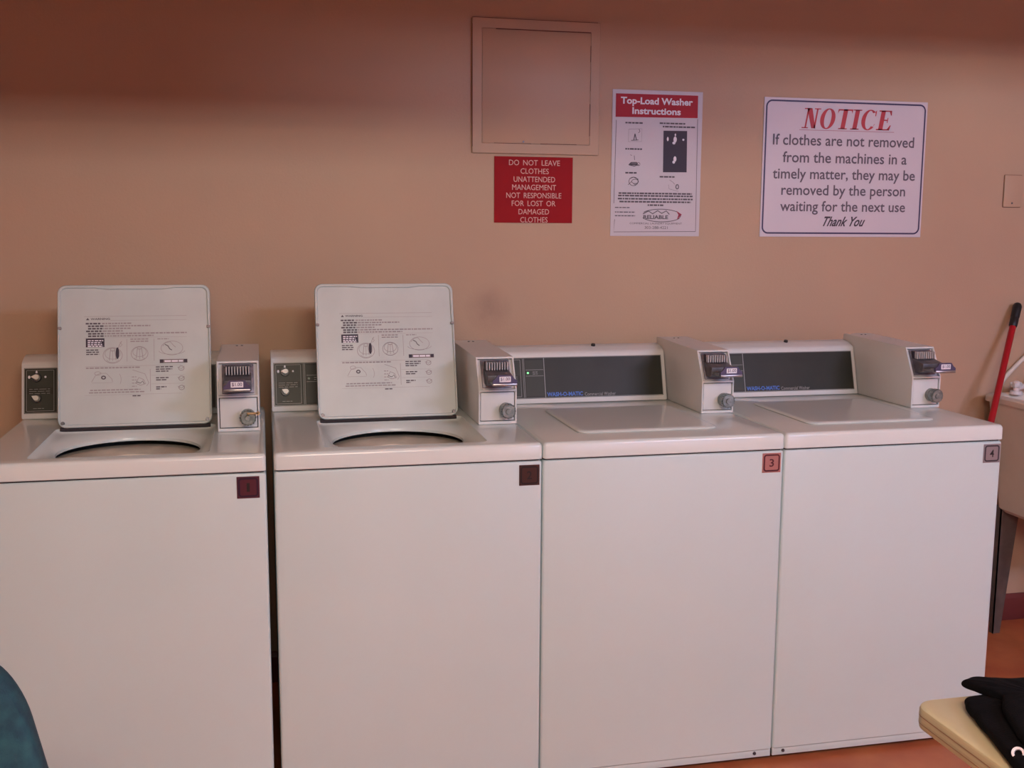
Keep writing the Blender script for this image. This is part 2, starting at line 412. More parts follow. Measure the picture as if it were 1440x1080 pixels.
CPROF = [(.592, FT), (.634, 1.070), (.640, 1.0755), (.668, 1.086), (.700, 1.090), (.706, 1.086), (.708, FT)]
def console_front(x, s):
    """point on the sloping console face: s = 0 bottom, 1 top"""
    return Vector((x, .592 + .042*s, FT + .150*s))
def badge_part(root, n, bx, bz, plate, border, digit):
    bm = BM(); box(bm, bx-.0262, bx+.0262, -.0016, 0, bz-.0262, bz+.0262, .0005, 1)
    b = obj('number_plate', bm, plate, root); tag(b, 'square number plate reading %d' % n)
    f = Flat(); P = rrect(-.021, .021, -.021, .021, .006, 5, 2); f.line(P, .0042, True)
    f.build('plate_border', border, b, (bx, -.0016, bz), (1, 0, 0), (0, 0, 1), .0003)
    f = Flat(); wd = {1: .0035, 2: .0065, 3: .0065, 4: .0065}[n]
    f.text(str(n), -wd, wd, -.0105, .0105, bold=.015)
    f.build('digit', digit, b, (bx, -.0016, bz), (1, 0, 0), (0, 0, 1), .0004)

def coin_box(root, x0, x1, yf, key):
    """slope-fronted coin meter case; yf = y of its vertical lower front"""
    zt = 1.100; zm = 1.014
    prof = [(yf, FT+.001), (yf, zm), (yf+.045, zt), (.700, 1.108), (.706, 1.104), (.706, FT+.001)]
    bm = BM(); t = .0045
    # hollow front: side walls, top, divider and back faces of the two recesses
    def wallx(a, b): prism_x(bm, prof, a, b, .0008)
    wallx(x0, x0+t); wallx(x1-t, x1)
    tp = [(yf+.045, zt), (.700, 1.108), (.700, 1.103), (yf+.043, zt-.005)]
    prism_x(bm, tp, x0+t*.5, x1-t*.5)
    box(bm, x0+t*.5, x1-t*.5, .700, .704, FT+.001, 1.105)
    prism_x(bm, [(yf+.0004, zm-.004), (yf+.0006, zm+.0015), (yf+.020, zm+.0015), (yf+.020, zm-.004)], x0+t*.5, x1-t*.5)
    box(bm, x0+t*.5, x1-t*.5, yf+.0004, yf+.03, FT+.001, FT+.0085)
    box(bm, x0+t, x1-t, yf+.075, yf+.078, FT+.005, 1.10)
    c = obj('coin_box', bm, CASE, root, 30); tag(c, 'slope-fronted white coin meter case')
    # vault door
    bm = BM(); box(bm, x0+t+.0022, x1-t-.0022, yf+.003, yf+.016, FT+.0105, zm-.0065, .001)
    obj('vault_door', bm, CASE, c)
    bm = BM(); box(bm, x0+t, x1-t, yf+.010, yf+.020, FT+.008, zm-.003); obj('vault_recess', bm, GAPSHADE, c, 0)
    # lock
    lx, lz = x1-.030, FT+.040
    bm = BM()
    for (ya, yb, r) in ((yf+.003, yf-.012, .0195), (yf-.012, yf-.016, .0165), (yf-.016, yf-.030, .0205), (yf-.030, yf-.033, .017)):
        cyl(bm, (lx, ya, lz), (lx, yb, lz), r, r, 24)
    for i in range(16):
        a = 2*PI*i/16; cx, cz = lx+.0195*math.cos(a), lz+.0195*math.sin(a)
        cyl(bm, (cx, yf-.016, cz), (cx, yf-.030, cz), .0022, .0022, 6)
    cyl(bm, (lx, yf-.033, lz), (lx, yf-.036, lz), .008, .007, 16)
    obj('vault_lock', bm, LOCKM, c)
    if key:
        bm = BM(); box(bm, lx-.002, lx+.026, yf-.041, yf-.039, lz+.011, lz+.016, .0005, 1); cyl(bm, (lx+.026, yf-.041, lz+.0135), (lx+.026, yf-.039, lz+.0135), .005, .005, 12)
        cyl(bm, (lx, yf-.034, lz+.006), (lx, yf-.040, lz+.0135), .0025, .002, 8)
        k = obj('key', bm, BRASS, c); tag(k, 'small brass key')
    # meter face plate on the slope
    sl = Vector((0, .045, zt-zm)).normalized(); nrm = Vector((0, -sl.z, sl.y))
    base = Vector((0, yf, zm)); ln = math.hypot(.045, zt-zm)
    def P(x, s, d=0): return Vector((x, 0, 0)) + base + sl*s*ln + nrm*d
    def slanted(bm_, xa, xb, sa, sb, da, db, bev=0):
        M_ = Matrix((Vector((1, 0, 0)), nrm, sl)).transposed().to_4x4(); M_.translation = base
        box(bm_, xa, xb, da, db, sa*ln, sb*ln, bev, 2, M_)
    bm = BM(); slanted(bm, x0+t, x1-t, .02, .955, -.014, -.010); obj('meter_surround', bm, mat('meter_surround_paint', (.62, .60, .60), .4), c, 0)
    pa, pb = x0+.013, x1-.013
    bm = BM(); slanted(bm, pa, pb, .10, .93, -.010, -.004, .001)
    for xx in (pa+.006, pb-.006):
        cyl(bm, P(xx, .87, -.004), P(xx, .87, -.001), .0025, .0022, 10)
    obj('meter_plate', bm, PLATEM, c)
    # coin chute block with vertical slots
    mx = (x0+x1)/2; hw = .034
    bm = BM(); zb = zm+.024
    prism_x(bm, [(yf+.035, zb-.006), (yf-.010, zb-.010), (yf-.028, zb-.002), (yf-.030, zb+.020), (yf+.044, zb+.034)], mx-hw, mx+hw, .0015)
    obj('coin_chute', bm, mat('chute_metal', (.15, .14, .155), .4, metal=.4, noise=.3, nscale=60), c)
    n = 8
    for i in range(n+1):
        xx = mx-.0285 + .057*i/n
        if i == 0:
            bm = BM(); box(bm, mx-.030, mx+.030, yf+.022, yf+.040, zb+.028, zb+.052, .001); obj('slot_block', bm, mat('slot_dark', (.035, .03, .05), .4), c)
        bm = BM(); box(bm, xx-.0013, xx+.0013, yf+.008, yf+.024, zb+.030, zb+.051, .0006, 1)
        obj('slot_fin', bm, FINM, c)
    # slide with its handle
    bm = BM(); box(bm, mx-.030, mx+.030, yf-.085, yf-.024, zb+.001, zb+.006, .0012)
    box(bm, mx-.033, mx+.033, yf-.093, yf-.083, zb+.000, zb+.007, .002)
    s_ = obj('coin_slide', bm, STEEL, c); tag(s_, 'steel push slide')
    prof2 = [(mx-.033, zb+.005), (mx+.033, zb+.005), (mx+.033, zb+.014), (mx+.026, zb+.019), (mx+.019, zb+.029), (mx-.019, zb+.029), (mx-.026, zb+.019), (mx-.033, zb+.014)]
    bm = BM(); A = [bm.verts.new((x, yf-.090, z)) for x, z in prof2]; B = [bm.verts.new((x, yf-.082, z)) for x, z in prof2]
    bm.faces.new(A); bm.faces.new(B[::-1])
    for i in range(8): bm.faces.new((A[i], A[(i+1) % 8], B[(i+1) % 8], B[i]))
    obj('label_holder', bm, VIOLET, c)
    bm = BM(); box(bm, mx-.0155, mx+.0155, yf-.0915, yf-.090, zb+.011, zb+.0255, .0005, 1); obj('price_label', bm, WHITEL, c)
    f = Flat(); f.text('$1.00', mx-.0125, mx+.0125, zb+.0135, zb+.0235, bold=.01)
    f.build('price', VIOLET, c, (0, yf-.0915, 0), (1, 0, 0), (0, 0, 1), .0003)
    # small dark key hole mark on the case top
    bm = BM(); 
    for dx in (-.008, .006): cyl(bm, ((x0+x1)/2+dx, .66, 1.1066), ((x0+x1)/2+dx, .66, 1.1088), .0035, .003, 8)
    obj('top_screw', bm, DSTEEL, c)

def washer(x0, lid_open, label, cx0, cx1, yf, plate, rz=0, dy=0):
    n = plate[0]
    root = thing('washing_machine', label, 'washing machine', (x0, dy, 0), rz, 'coin-operated top-load washers in a row')
    g = .0012
    # cabinet
    bm = BM()
    def CL(ins, z): return [(x, y, z) for x, y in rrect(g+ins, W-g-ins, ins, .66-ins, .007, 4, 3)]
    loft(bm, [CL(.02, .036), CL(.003, .036), CL(0, .040), CL(0, ZS-.009), CL(.0012, ZS-.005), CL(.004, ZS-.003), CL(.010, ZS-.003), CL(.011, ZS-.02)])
    obj('cabinet', bm, FRONT, root)
    bm = BM(); loft(bm, [CL(.005, ZS-.006), CL(.005, ZS+.004), CL(.012, ZS+.004), CL(.012, ZS-.006)]); obj('top_gap', bm, GAPSHADE, root, 0)
    bm = BM(); box(bm, .003, W-.003, .004, .012, .016, .042, .001); r_ = obj('base_rail', bm, FRONT, root)
    for sx_ in (.035, W-.05):
        bm = BM(); cyl(bm, (sx_, .004, .028), (sx_, .001, .028), .005, .004, 12); obj('rail_screw', bm, DSTEEL, r_)
    for fx in (.05, W-.05):
        for fy in (.06, .60):
            bm = BM(); cyl(bm, (fx, fy, 0), (fx, fy, .012), .02, .018, 14); cyl(bm, (fx, fy, .012), (fx, fy, .045), .007, .007, 8)
            obj('foot', bm, BLACKP, root)
    bm = BM(); box(bm, .004, W-.004, .03, .64, .010, .036); obj('underside', bm, GAPSHADE, root, 0)
    # worktop
    bm = BM(); k, m_ = 4, 9
    def L(ins, z, r): return [(x, y, z) for x, y in rrect(g+ins, W-g-ins, -.004+ins, .708-ins, r, k, m_)]
    loops = [L(.003, ZS+.001, .006), L(0, ZS+.003, .009), L(0, FT-.009, .009), L(.0022, FT-.0035, .009), L(.005, FT-.001, .008), L(.010, FT, .006)]
    if lid_open:
        rx0, rx1, ry0, ry1 = .122, .528, .040, .428
        loops += [[(x, y, FT) for x, y in rrect(rx0, rx1, ry0, ry1, .018, k, m_)],
                  [(x, y, FT-.0035) for x, y in rrect(rx0+.002, rx1-.002, ry0+.002, ry1-.002, .018, k, m_)],
                  [(x, y, FT-.010) for x, y in rrect(rx0+.010, rx1-.010, ry0+.008, ry1-.008, .018, k, m_)],
                  [(x, y, FT-.0125) for x, y in rrect(rx0+.018, rx1-.018, ry0+.014, ry1-.014, .025, k, m_)]]
        hx, hy, hr = .325, .232, .172
        loops += [[(x, y, FT-.022) for x, y in circ_like(hx, hy, hr+.006, hr+.004, k, m_)],
                  [(x, y, FT-.027) for x, y in circ_like(hx, hy, hr, hr, k, m_)],
                  [(x, y, FT-.034) for x, y in circ_like(hx, hy, hr, hr, k, m_)]]
        loft(bm, loops)
    else:
        loft(bm, loops, False, True)
    obj('worktop', bm, ENAM, root, 40)
    LW, LH = .392, .383
    if lid_open:
        # tub ring, basket, agitator
        bm = BM(); n_ = 48; C = []
        for (r, z) in ((.205, .850), (.201, .866), (.190, .872), (.160, .869), (.115, .860), (.110, .850), (.150, .83), (.18, .60), (.20, .50)):
            C.append([(hx+r*math.cos(2*PI*i/n_), hy+.004+r*math.sin(2*PI*i/n_), z) for i in range(n_)])
        loft(bm, C, False, True); obj('wash_basket', bm, DIRT, root)
        bm = BM(); C = []
        for (r, z) in ((.225, .86), (.222, .50)): C.append([(hx+r*math.cos(2*PI*i/n_), hy+.03+r*math.sin(2*PI*i/n_), z) for i in range(n_)])
        loft(bm, C); obj('outer_tub', bm, GAPSHADE, root)
        bm = BM()
        cyl(bm, (hx, hy+.03, .505), (hx, hy+.03, .60), .12, .055, 28); cyl(bm, (hx, hy+.03, .60), (hx, hy+.03, .80), .05, .036, 28); cyl(bm, (hx, hy+.03, .80), (hx, hy+.03, .815), .036, .02, 28)
        for i in range(4):
            a = PI/4+PI/2*i; M_ = Matrix.Translation((hx, hy+.03, .505)) @ Matrix.Rotation(a, 4, 'Z')
            box(bm, .03, .13, -.006, .006, 0, .09, .003, 1, M_)
        obj('agitator', bm, WHITEP, root)
        bm = lid_mesh(LW, LH); lid = obj('lid', bm, LIDIN, root, 30)
        lid.location = (.127, .415, FT+.004 if n == 1 else FT+.004); lid.rotation_euler = (-math.radians(15.5), 0, 0)
        tag(lid, 'white lid standing open with printed instructions inside')
        lid_print(lid, LW, LH)
        for s in (0, 1):
            bx = .0055 if s == 0 else LW-.0055
            bm = BM(); box(bm, bx-.005, bx+.005, -.003, .004, LH*.685, LH*.705, .002); obj('lid_bumper', bm, mat('grey_rubber', (.30, .27, .26), .6), lid)
            bm = BM(); hx_ = .012 if s == 0 else LW-.012
            cyl(bm, (hx_, .004, .012), (hx_, -.001, .012), .0055, .0045, 12); obj('hinge_screw', bm, DSTEEL, lid)
        bm = BM(); cyl(bm, (.132, .424, FT-.002), (.132+LW-.01, .424, FT-.002), .006, .006, 12); obj('hinge_pin', bm, GAPSHADE, root)
    else:
        bm = BM(); k, m_ = 6, 8
        def R_(ins, z, r): return [(x, y, z) for x, y in rrect(.122+ins, .516-ins, .092+ins, .475-ins, r, k, m_)]
        loft(bm, [R_(.004, FT-.0005, .03), R_(.001, FT+.001, .032), R_(0, FT+.002, .034), R_(.003, FT+.0050, .032), R_(.009, FT+.0066, .028), R_(.018, FT+.0068, .022), R_(.06, FT+.0062, .015)], True, True)
        lid = obj('lid', bm, ENAM, root, 40); tag(lid, 'white enamel lid, closed')
    # console
    cxr = cx0-.002
    bm = BM(); prism_x(bm, [(y, z + (.0005 if z == FT else 0)) for y, z in CPROF], .003, cxr, .004); con = obj('console', bm, CASE, root)
    if not lid_open:
        bm = BM(); q = Vector((.335, .672, 1.0865)); cyl(bm, q, q+Vector((0, -.002, .006)), .007, .006, 16); obj('console_lock', bm, BLACKP, con)
    U = Vector((1, 0, 0)); Vv = (console_front(0, 1)-console_front(0, 0)); ln = Vv.length; V = Vv/ln; Nn = U.cross(V)
    O = console_front(0, 0)
    Mx = Matrix((U, -Nn, V)).transposed().to_4x4(); Mx.translation = O      # local y inwards
    pr = cxr - .012
    bm = BM(); box(bm, .010, pr, -.0015, .002, .016, ln-.012, .001, 1, Mx); pan = obj('control_panel', bm, PANEL, con)
    fr = Flat(); fr.line(rrect(.0115, pr-.0015, .0175, ln-.0135, .002, 3, 2), .0020, True)
    fr.line(rrect(.017, .088, .023, ln-.019, .001, 2, 2), .0013, True)
    fr.line([(.096, .020), (.096, ln-.016)], .0014); fr.line([(.100, .020), (.100, ln-.016)], .0014); fr.line([(.163, .018), (.163, ln-.014)], .0024)
    fr.line([(.104, .086), (.160, .086)], .0012); fr.line([(.104, .105), (.160, .105)], .0012)
    for v in (.092, .098): fr.words(.126, .142, v, .002, (.005, .009), .002)
    for v in (.078, .072, .084): fr.words(.024, .078, v, .0014, (.008, .02), .003)
    fr.words(.034, .062, .030, .0016, (.008, .01), .002)
    fr.build('panel_lines', LINE, pan, O, U, V, .0019)
    ins = Flat(); ins.rect(.019, .086, .088, ln-.021); ins.rect(.019, .086, .026, .070); ins.rect(.104, .159, .024, ln-.021)
    ins.build('panel_inset', PANEL2, pan, O, U, V, .0017)
    ic = Flat(); ic.disc(.024, .118, .0032, .0045); ic.disc(.043, .131, .0026, .005); ic.disc(.066, .118, .0028, .003)
    ic.build('dial_mark', WHITEL, pan, O, U, V, .0021)
    for kz in (.116, .058):
        bm = BM(); c0 = O+U*.043+V*kz
        cyl(bm, c0+Nn*.0015, c0+Nn*.008, .013, .012, 24); kb = obj('knob', bm, BLACKP, pan)
        bm = BM()   # teardrop pointer
        P_ = [(math.cos(a)*.0085+.002, math.sin(a)*.0085) for a in [math.radians(t) for t in range(-120, 121, 15)]] + [(-.013, 0)]
        an = math.radians(-5 if kz > .1 else -28); P_ = [(x*math.cos(an)-y*math.sin(an), x*math.sin(an)+y*math.cos(an)) for x, y in P_]
        lo = [c0+U*x+V*y+Nn*.008 for x, y in P_]; hi = [c0+U*x*.85+V*y*.8+Nn*.021 for x, y in P_]
        loft(bm, [lo, hi], True, True); obj('knob_pointer', bm, CREAM, pan, 50)
    bm = BM(); c0 = O+U*.111+V*.0955
    cyl(bm, c0+Nn*.0015, c0+Nn*.004, .0032, .0028, 12); lp = obj('indicator_lamp', bm, GREEN if n == 3 else mat('unlit_lamp', (.1, .18, .1), .3), pan)
    if n == 3: tag(lp, 'lit green indicator lamp')
    if not lid_open:
        t1 = Flat(); t1.text('WASH-O-MATIC', .168, .282, .0215, .0345, bold=.03)
        t1.build('blue_lettering', BLUE, pan, O, U, V, .0020)
        t2 = Flat(); t2.text('Commercial Washer', .288, .388, .0205, .031)
        t2.build('grey_lettering', GREYT, pan, O, U, V, .0020)
    coin_box(root, cx0, cx1, yf, n == 1)
    badge_part(root, n, *plate[1:])
    return root

PB = [mat('plate_dark_reflect', (.14, .05, .075), .3, metal=.6), mat('plate_brown_reflect', (.085, .045, .04), .3, metal=.5),
      mat('plate_copper_reflect', (.50, .24, .21), .35, metal=.4), mat('plate_grey_reflect', (.36, .34, .36), .3, metal=.5)]  # differing reflections are put into each plate's base colour
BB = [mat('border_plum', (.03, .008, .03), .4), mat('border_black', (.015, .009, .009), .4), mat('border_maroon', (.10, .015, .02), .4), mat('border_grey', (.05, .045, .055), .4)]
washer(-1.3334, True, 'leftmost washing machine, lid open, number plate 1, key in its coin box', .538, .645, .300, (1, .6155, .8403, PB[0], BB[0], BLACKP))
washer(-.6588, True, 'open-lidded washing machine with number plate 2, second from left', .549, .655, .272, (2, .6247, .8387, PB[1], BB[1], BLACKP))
washer(0, False, 'closed washing machine with copper-reflecting number plate 3 and lit green lamp', .559, .6582, .326, (3, .6230, .8418, PB[2], BB[2], BB[2]))
washer(.6588, False, 'rightmost closed washing machine with grey-reflecting number plate 4, beside the broom', .562, .6582, .297, (4, .6260, .8402, PB[3], BB[3], BLACKP))

# ------------------------------------------------------------------ signs on the wall
def quad_warp(c, q, wd, h):
    pass
# access panel
t = thing('access_panel', 'peach-painted square access panel on wall above red sign', 'panel', (-.0215, WY, 1.684))
bm = BM(); PW, PH = .415, .412
lo = [[(x, y_, z) for x, z in rrect(i_, PW-i_, i_, PH-i_, r_, 4, 4)] for (y_, i_, r_) in
      ((0, 0, .004), (-.006, 0, .004), (-.008, .002, .004), (-.008, .031, .002), (-.006, .0316, .002), (-.002, .0316, .002))]
loft(bm, lo); obj('panel_frame', bm, PANELP, t)
bm = BM(); box(bm, .0320, PW-.0320, -.0080, -.002, .0320, PH-.0320, .0008); d_ = obj('panel_door', bm, PANELP, t)
cr = Flat(); cr.line([(.075, PH-.0330), (.16, PH-.0325), (.25, PH-.0330), (PW-.032, PH-.0320)], .0030); cr.line([(0.0, PH-.001), (.2, PH-.0012), (PW-.01, PH-.001)], .0016)
cr.line([(PW-.032, .29), (PW-.0320, .34)], .0018); cr.line([(PW-.0320, .06), (PW-.0320, .16)], .0018); cr.line([(PW-.0320, .20), (PW-.0320, .235)], .0014)
cr.line([(.07, .0320), (.14, .0318), (.19, .0320)], .0014); cr.line([(.22, .0320), (.34, .0320)], .0018); cr.line([(.001, .02), (.001, PH-.02)], .0014)
cr.build('panel_crack', mat('crack_brown', (.14, .05, .035), .8), t, (0, -.0088, 0), (1, 0, 0), (0, 0, 1), .0002)
bm = BM(); cyl(bm, (.165, -.0080, .038), (.165, -.0105, .038), .003, .003, 10); obj('panel_catch', bm, DSTEEL, t)

# red sign
t = thing('red_sign', 'small red sign with pale capitals, DO NOT LEAVE CLOTHES UNATTENDED', 'sign', (.051, WY, 1.468))
RW, RH = .2575, .2078
bm = BM(); box(bm, 0, RW, -.003, 0, 0, RH, .0006, 1); obj('sign_board', bm, REDS, t)
f = Flat()
rows = [('DO NOT LEAVE', 240, 945, 185), ('CLOTHES', 400, 790, 300), ('UNATTENDED', 305, 880, 413), ('MANAGEMENT', 285, 895, 523), ('NOT RESPONSIBLE', 205, 970, 635),
        ('FOR LOST OR', 280, 890, 745), ('DAMAGED', 375, 800, 860), ('CLOTHES', 400, 780, 972)]
for s_, a_, b_, y_ in rows:
    u0 = (a_-40)/1087*RW; u1 = (b_-40)/1087*RW; v = RH*(1-(y_-103)/912)
    f.text(s_, u0, u1, v-.0085, v+.0085, spacing=1.7)
f.build('lettering', PINKT, t, (0, -.003, 0), (1, 0, 0), (0, 0, 1))

# instruction sheet
IW, IH = .3095, .4672
t = thing('instruction_sheet', 'white laminated washer instruction sheet with red header, between the other two signs', 'sign', (.4385, WY, 1.4275))
bm = BM(); box(bm, 0, IW, -.002, 0, 0, IH, .0005, 1); obj('sheet', bm, PAPER, t)
def iq(x, y):   # crop pixel -> sheet metres
    v = 1-(y-72-(x-97)/591*28)/ (953-(x-97)/591*23)
    lx = 97-15*(1-v); rx = 688-38*(1-v)
    return ((x-lx)/(rx-lx)*IW, v*IH)
h = Flat(); h.poly([iq(118, 100), iq(115, 250), iq(650, 265), iq(655, 122)][::1]); h.build('header_band', HRED, t, (0, -.002, 0), (1, 0, 0), (0, 0, 1))
f = Flat()
def itext(F, s_, xa, xb, ya, yb, **k):
    a = iq(xa, yb); b = iq(xb, ya); c = iq((xa+xb)/2, (ya+yb)/2)
    hh = (yb-ya)/953*IH; F.text(s_, a[0], b[0], c[1]-hh/2, c[1]+hh/2, **k)
itext(f, 'Top-Load Washer', 148, 620, 132, 190, bold=.03); itext(f, 'Instructions', 222, 540, 196, 240, bold=.03)
f.build('header_lettering', WHITEL, t, (0, -.002, 0), (1, 0, 0), (0, 0, 1), .0007)
k_ = Flat(); g = random.Random(3)
k_.line([iq(120, 270), iq(105, 810)], .0016); k_.line([iq(650, 270), iq(628, 998)], .0016); k_.line([iq(110, 915), iq(104, 998), iq(628, 998)], .0016)
def iwords(xa, xb, y, h_=.0045, yb=None):
    a = iq(xa, y); b = iq(xb, y); k_.words(a[0], b[0], (a[1]+b[1])/2, h_, (.005, .016), .002, g)
for xa, xb, y in ((178, 290, 290), (178, 285, 458), (178, 250, 612), (400, 568, 297), (420, 632, 320), (398, 495, 640)): iwords(xa, xb, y, .0048)
for xa, xb, y in ((135, 608, 748), (132, 612, 764), (130, 612, 784), (140, 600, 803), (320, 425, 824)): iwords(xa, xb, y, .0050)
for xa, xb, y in ((112, 205, 838), (112, 240, 868), (112, 240, 892)): iwords(xa, xb, y, .003)
def iell(x, y, rx, ry, w_=.0014, **k): c = iq(x, y); k_.ell(c[0], c[1], rx/590*IW, ry/953*IH, w_, **k)
def iline(pts, w_=.0014): k_.line([iq(*p) for p in pts], w_)
iline([(200, 330), (285, 328), (282, 410), (197, 410), (200, 330)], .0007); iline([(240, 360), (232, 400), (250, 402), (240, 360)], .003); iline([(266, 330), (272, 345), (262, 355)], .002); iline([(215, 402), (262, 400)], .002)
iline([(200, 560), (215, 545), (250, 545), (262, 560), (235, 568), (200, 560)], .003); iline([(208, 555), (255, 556)], .006); iline([(235, 500), (237, 530)], .0016); iell(262, 556, 10, 10); iline([(210, 495), (220, 500)], .0014)
iell(230, 668, 30, 28, .0018); iell(240, 668, 22, 14, .0016); iline([(195, 690), (215, 670), (240, 690), (262, 672)], .0018); iline([(205, 650), (230, 640), (262, 655)], .002)
iline([(462, 660), (480, 672), (498, 690)], .0010); iell(512, 705, 9, 14, .003); iline([(455, 690), (458, 718), (520, 735)], .0008)
# logo: oval with mountains and point
oc = iq(405, 892)
k_.ell(oc[0], oc[1], 132/590*IW, 42/953*IH, .0022, -30, 395 if False else 150, 30); k_.ell(oc[0]+.002, oc[1], 132/590*IW, 42/953*IH, .0022, 200, 335, 24)
iline([(290, 880), (325, 862), (352, 880), (385, 860), (410, 878), (440, 862), (460, 885)], .0030)
itext(k_, 'RELIABLE', 292, 452, 889, 915, bold=.03)
itext(k_, 'COMMERCIAL LAUNDRY EQUIPMENT', 205, 540, 938, 952); itext(k_, '303-288-4221', 300, 448, 962, 980)
k_.build('sheet_print', INK, t, (0, -.002, 0), (1, 0, 0), (0, 0, 1))
rp = Flat(); rp.poly([iq(505, 862), iq(540, 886), iq(508, 920), iq(518, 888)]); rp.build('logo_point', mat('logo_maroon', (.30, .01, .04), .5), t, (0, -.002, 0), (1, 0, 0), (0, 0, 1), .0006)
bk = Flat(); bk.poly([iq(425, 342), iq(420, 610), iq(574, 612), iq(580, 346)]); bk.build('dial_picture', DKBLOCK, t, (0, -.002, 0), (1, 0, 0), (0, 0, 1), .0004)
bw = Flat()
for (x, y, rx, ry) in ((452, 396, 6, 14), (502, 370, 5, 9), (554, 402, 7, 7), (500, 400, 11, 20), (492, 422, 10, 9), (498, 525, 10, 18), (490, 545, 9, 10)):
    c = iq(x, y); bw.disc(c[0], c[1], rx/590*IW, ry/953*IH)
bw.build('dial_highlight', WHITEL, t, (0, -.002, 0), (1, 0, 0), (0, 0, 1), .0008)

# notice sign
NW, NH = .6085, .4595
t = thing('notice_sign', 'large white NOTICE sign with navy rounded border and red heading', 'sign', (.966, WY, 1.4275))
bm = BM(); box(bm, 0, NW, -.003, 0, 0, NH, .0006, 1); obj('sign_board', bm, SIGNW, t)
def nq(x, y):
    fx = (x-100)/1100; ty = 75+43*fx; by = 1020+15*fx; v = 1-(y-ty)/(by-ty)
    lx = 110-28*(1-v); rx = 1213-48*(1-v)
    return ((x-lx)/(rx-lx)*NW, v*NH)
f = Flat(); f.line(rrect(.009, NW-.009, .0125, NH-.0105, .020, 8, 3), .0054, True); f.build('border', NAVY, t, (0, -.003, 0), (1, 0, 0), (0, 0, 1))
f = Flat()
for s_, a_, b_, yc in (('If clothes are not removed', 165, 1118, 378), ('from the machines in a', 230, 1068, 494), ('timely matter, they may be', 165, 1125, 606), ('removed by the person', 222, 1058, 715), ('waiting for the next use', 215, 1058, 824)):
    a = nq(a_, yc); b = nq(b_, yc); xm = (a_+b_)/2
    desc = any(ch in s_ for ch in 'ypg,'); top_ = nq(xm, yc-42)[1]; bot_ = nq(xm, yc+32+(20 if desc else 0))[1]
    f.text(s_, a[0], b[0], bot_, top_, bold=.012)
f.build('lettering', GTXT, t, (0, -.003, 0), (1, 0, 0), (0, 0, 1))
f = Flat(); a = nq(497, 965); b = nq(785, 890); f.text('Thank You', a[0], b[0], a[1]+.006, b[1], shear=.6, bold=.02)
f.build('script_lettering', mat('script_dark', (.05, .035, .05), .6), t, (0, -.003, 0), (1, 0, 0), (0, 0, 1))
# serif italic NOTICE from strokes: unit cells 1 wide x 1 high
f = Flat()
u0, v0 = nq(352, 285); u1, _ = nq(972, 285); hgt = .066; cell = (u1-u0)/6.0
def slant(x, y, i, wd=1.0): return (u0 + x + y*hgt*.17, v0 + y*hgt)
def rp_(pts): f.poly([slant(x, y, 0) for x, y in pts])
xs = [0.0, .108, .214, .309, .372, .480]; sc = (u1-u0-.011)/.575
def P(o, pts): rp_([((o+x)*sc, y) for x, y in pts])
T, sf = .028, .075
def serif(o, xc, hw_, y): P(o, [(xc-hw_, y), (xc+hw_, y), (xc+hw_, y+.05), (xc-hw_, y+.05)])
# N
P(0, [(.018, 0), (.028, 0), (.028, 1), (.018, 1)]); P(0, [(.076, 0), (.086, 0), (.086, 1), (.076, 1)])
P(0, [(.014, 1), (.046, 1), (.088, 0), (.062, 0)]); serif(0, .020, .020, 0); serif(0, .018, .020, .95); serif(0, .082, .020, .95)
# O, C as thick-thin rings
def ring_(o, cx, rx, a0, a1, n=30, thick=.026, thin=.055):
    out, inn = [], []
    for i in range(n+1):
        a = math.radians(a0+(a1-a0)*i/n)
        out.append(((o+cx+rx*math.cos(a))*sc, .5+.52*math.sin(a))); inn.append(((o+cx+(rx-thick)*math.cos(a))*sc, .5+(.52-thin)*math.sin(a)))
    for i in range(n): rp_([out[i], out[i+1], inn[i+1], inn[i]])
ring_(xs[1], .048, .048, 0, 360)
# T
P(xs[2], [(.034, 0), (.034+T, 0), (.034+T, 1), (.034, 1)]); P(xs[2], [(.0, .93), (.094, .93), (.094, 1), (.0, 1)])
P(xs[2], [(.0, .78), (.008, .93), (.0, .95)]); P(xs[2], [(.094, .78), (.086, .93), (.094, .95)]); serif(xs[2], .048, .028, 0)
# I
P(xs[3], [(.016, 0), (.016+T, 0), (.016+T, 1), (.016, 1)]); serif(xs[3], .030, .028, 0); serif(xs[3], .030, .028, .95)
# C
ring_(xs[4], .052, .050, 48, 318); P(xs[4], [(.086, .70), (.092, .70), (.092, 1.0), (.084, .93)]); P(xs[4], [(.082, .14), (.094, .30), (.090, .30)])
# E
P(xs[5], [(.014, 0), (.014+T, 0), (.014+T, 1), (.014, 1)]); P(xs[5], [(.0, 0), (.086, 0), (.086, .06), (.0, .06)]); P(xs[5], [(.0, .94), (.082, .94), (.082, 1), (.0, 1)])
P(xs[5], [(.04, .48), (.064, .48), (.064, .54), (.04, .54)]); P(xs[5], [(.062, .38), (.067, .38), (.067, .64), (.062, .64)])
P(xs[5], [(.086, 0), (.092, .26), (.086, .26), (.070, .05)]); P(xs[5], [(.082, 1), (.086, .76), (.080, .76), (.068, .95)])
f.build('heading_lettering', NRED, t, (0, -.003, 0), (1, 0, 0), (0, 0, 1))
f = Flat(); a = nq(338, 292); b = nq(978, 312); f.rect(a[0], b[0], a[1]-.003, a[1]-.0012); f.build('heading_rule', mat('rule_pink', (.45, .2, .25), .5), t, (0, -.003, 0), (1, 0, 0), (0, 0, 1))

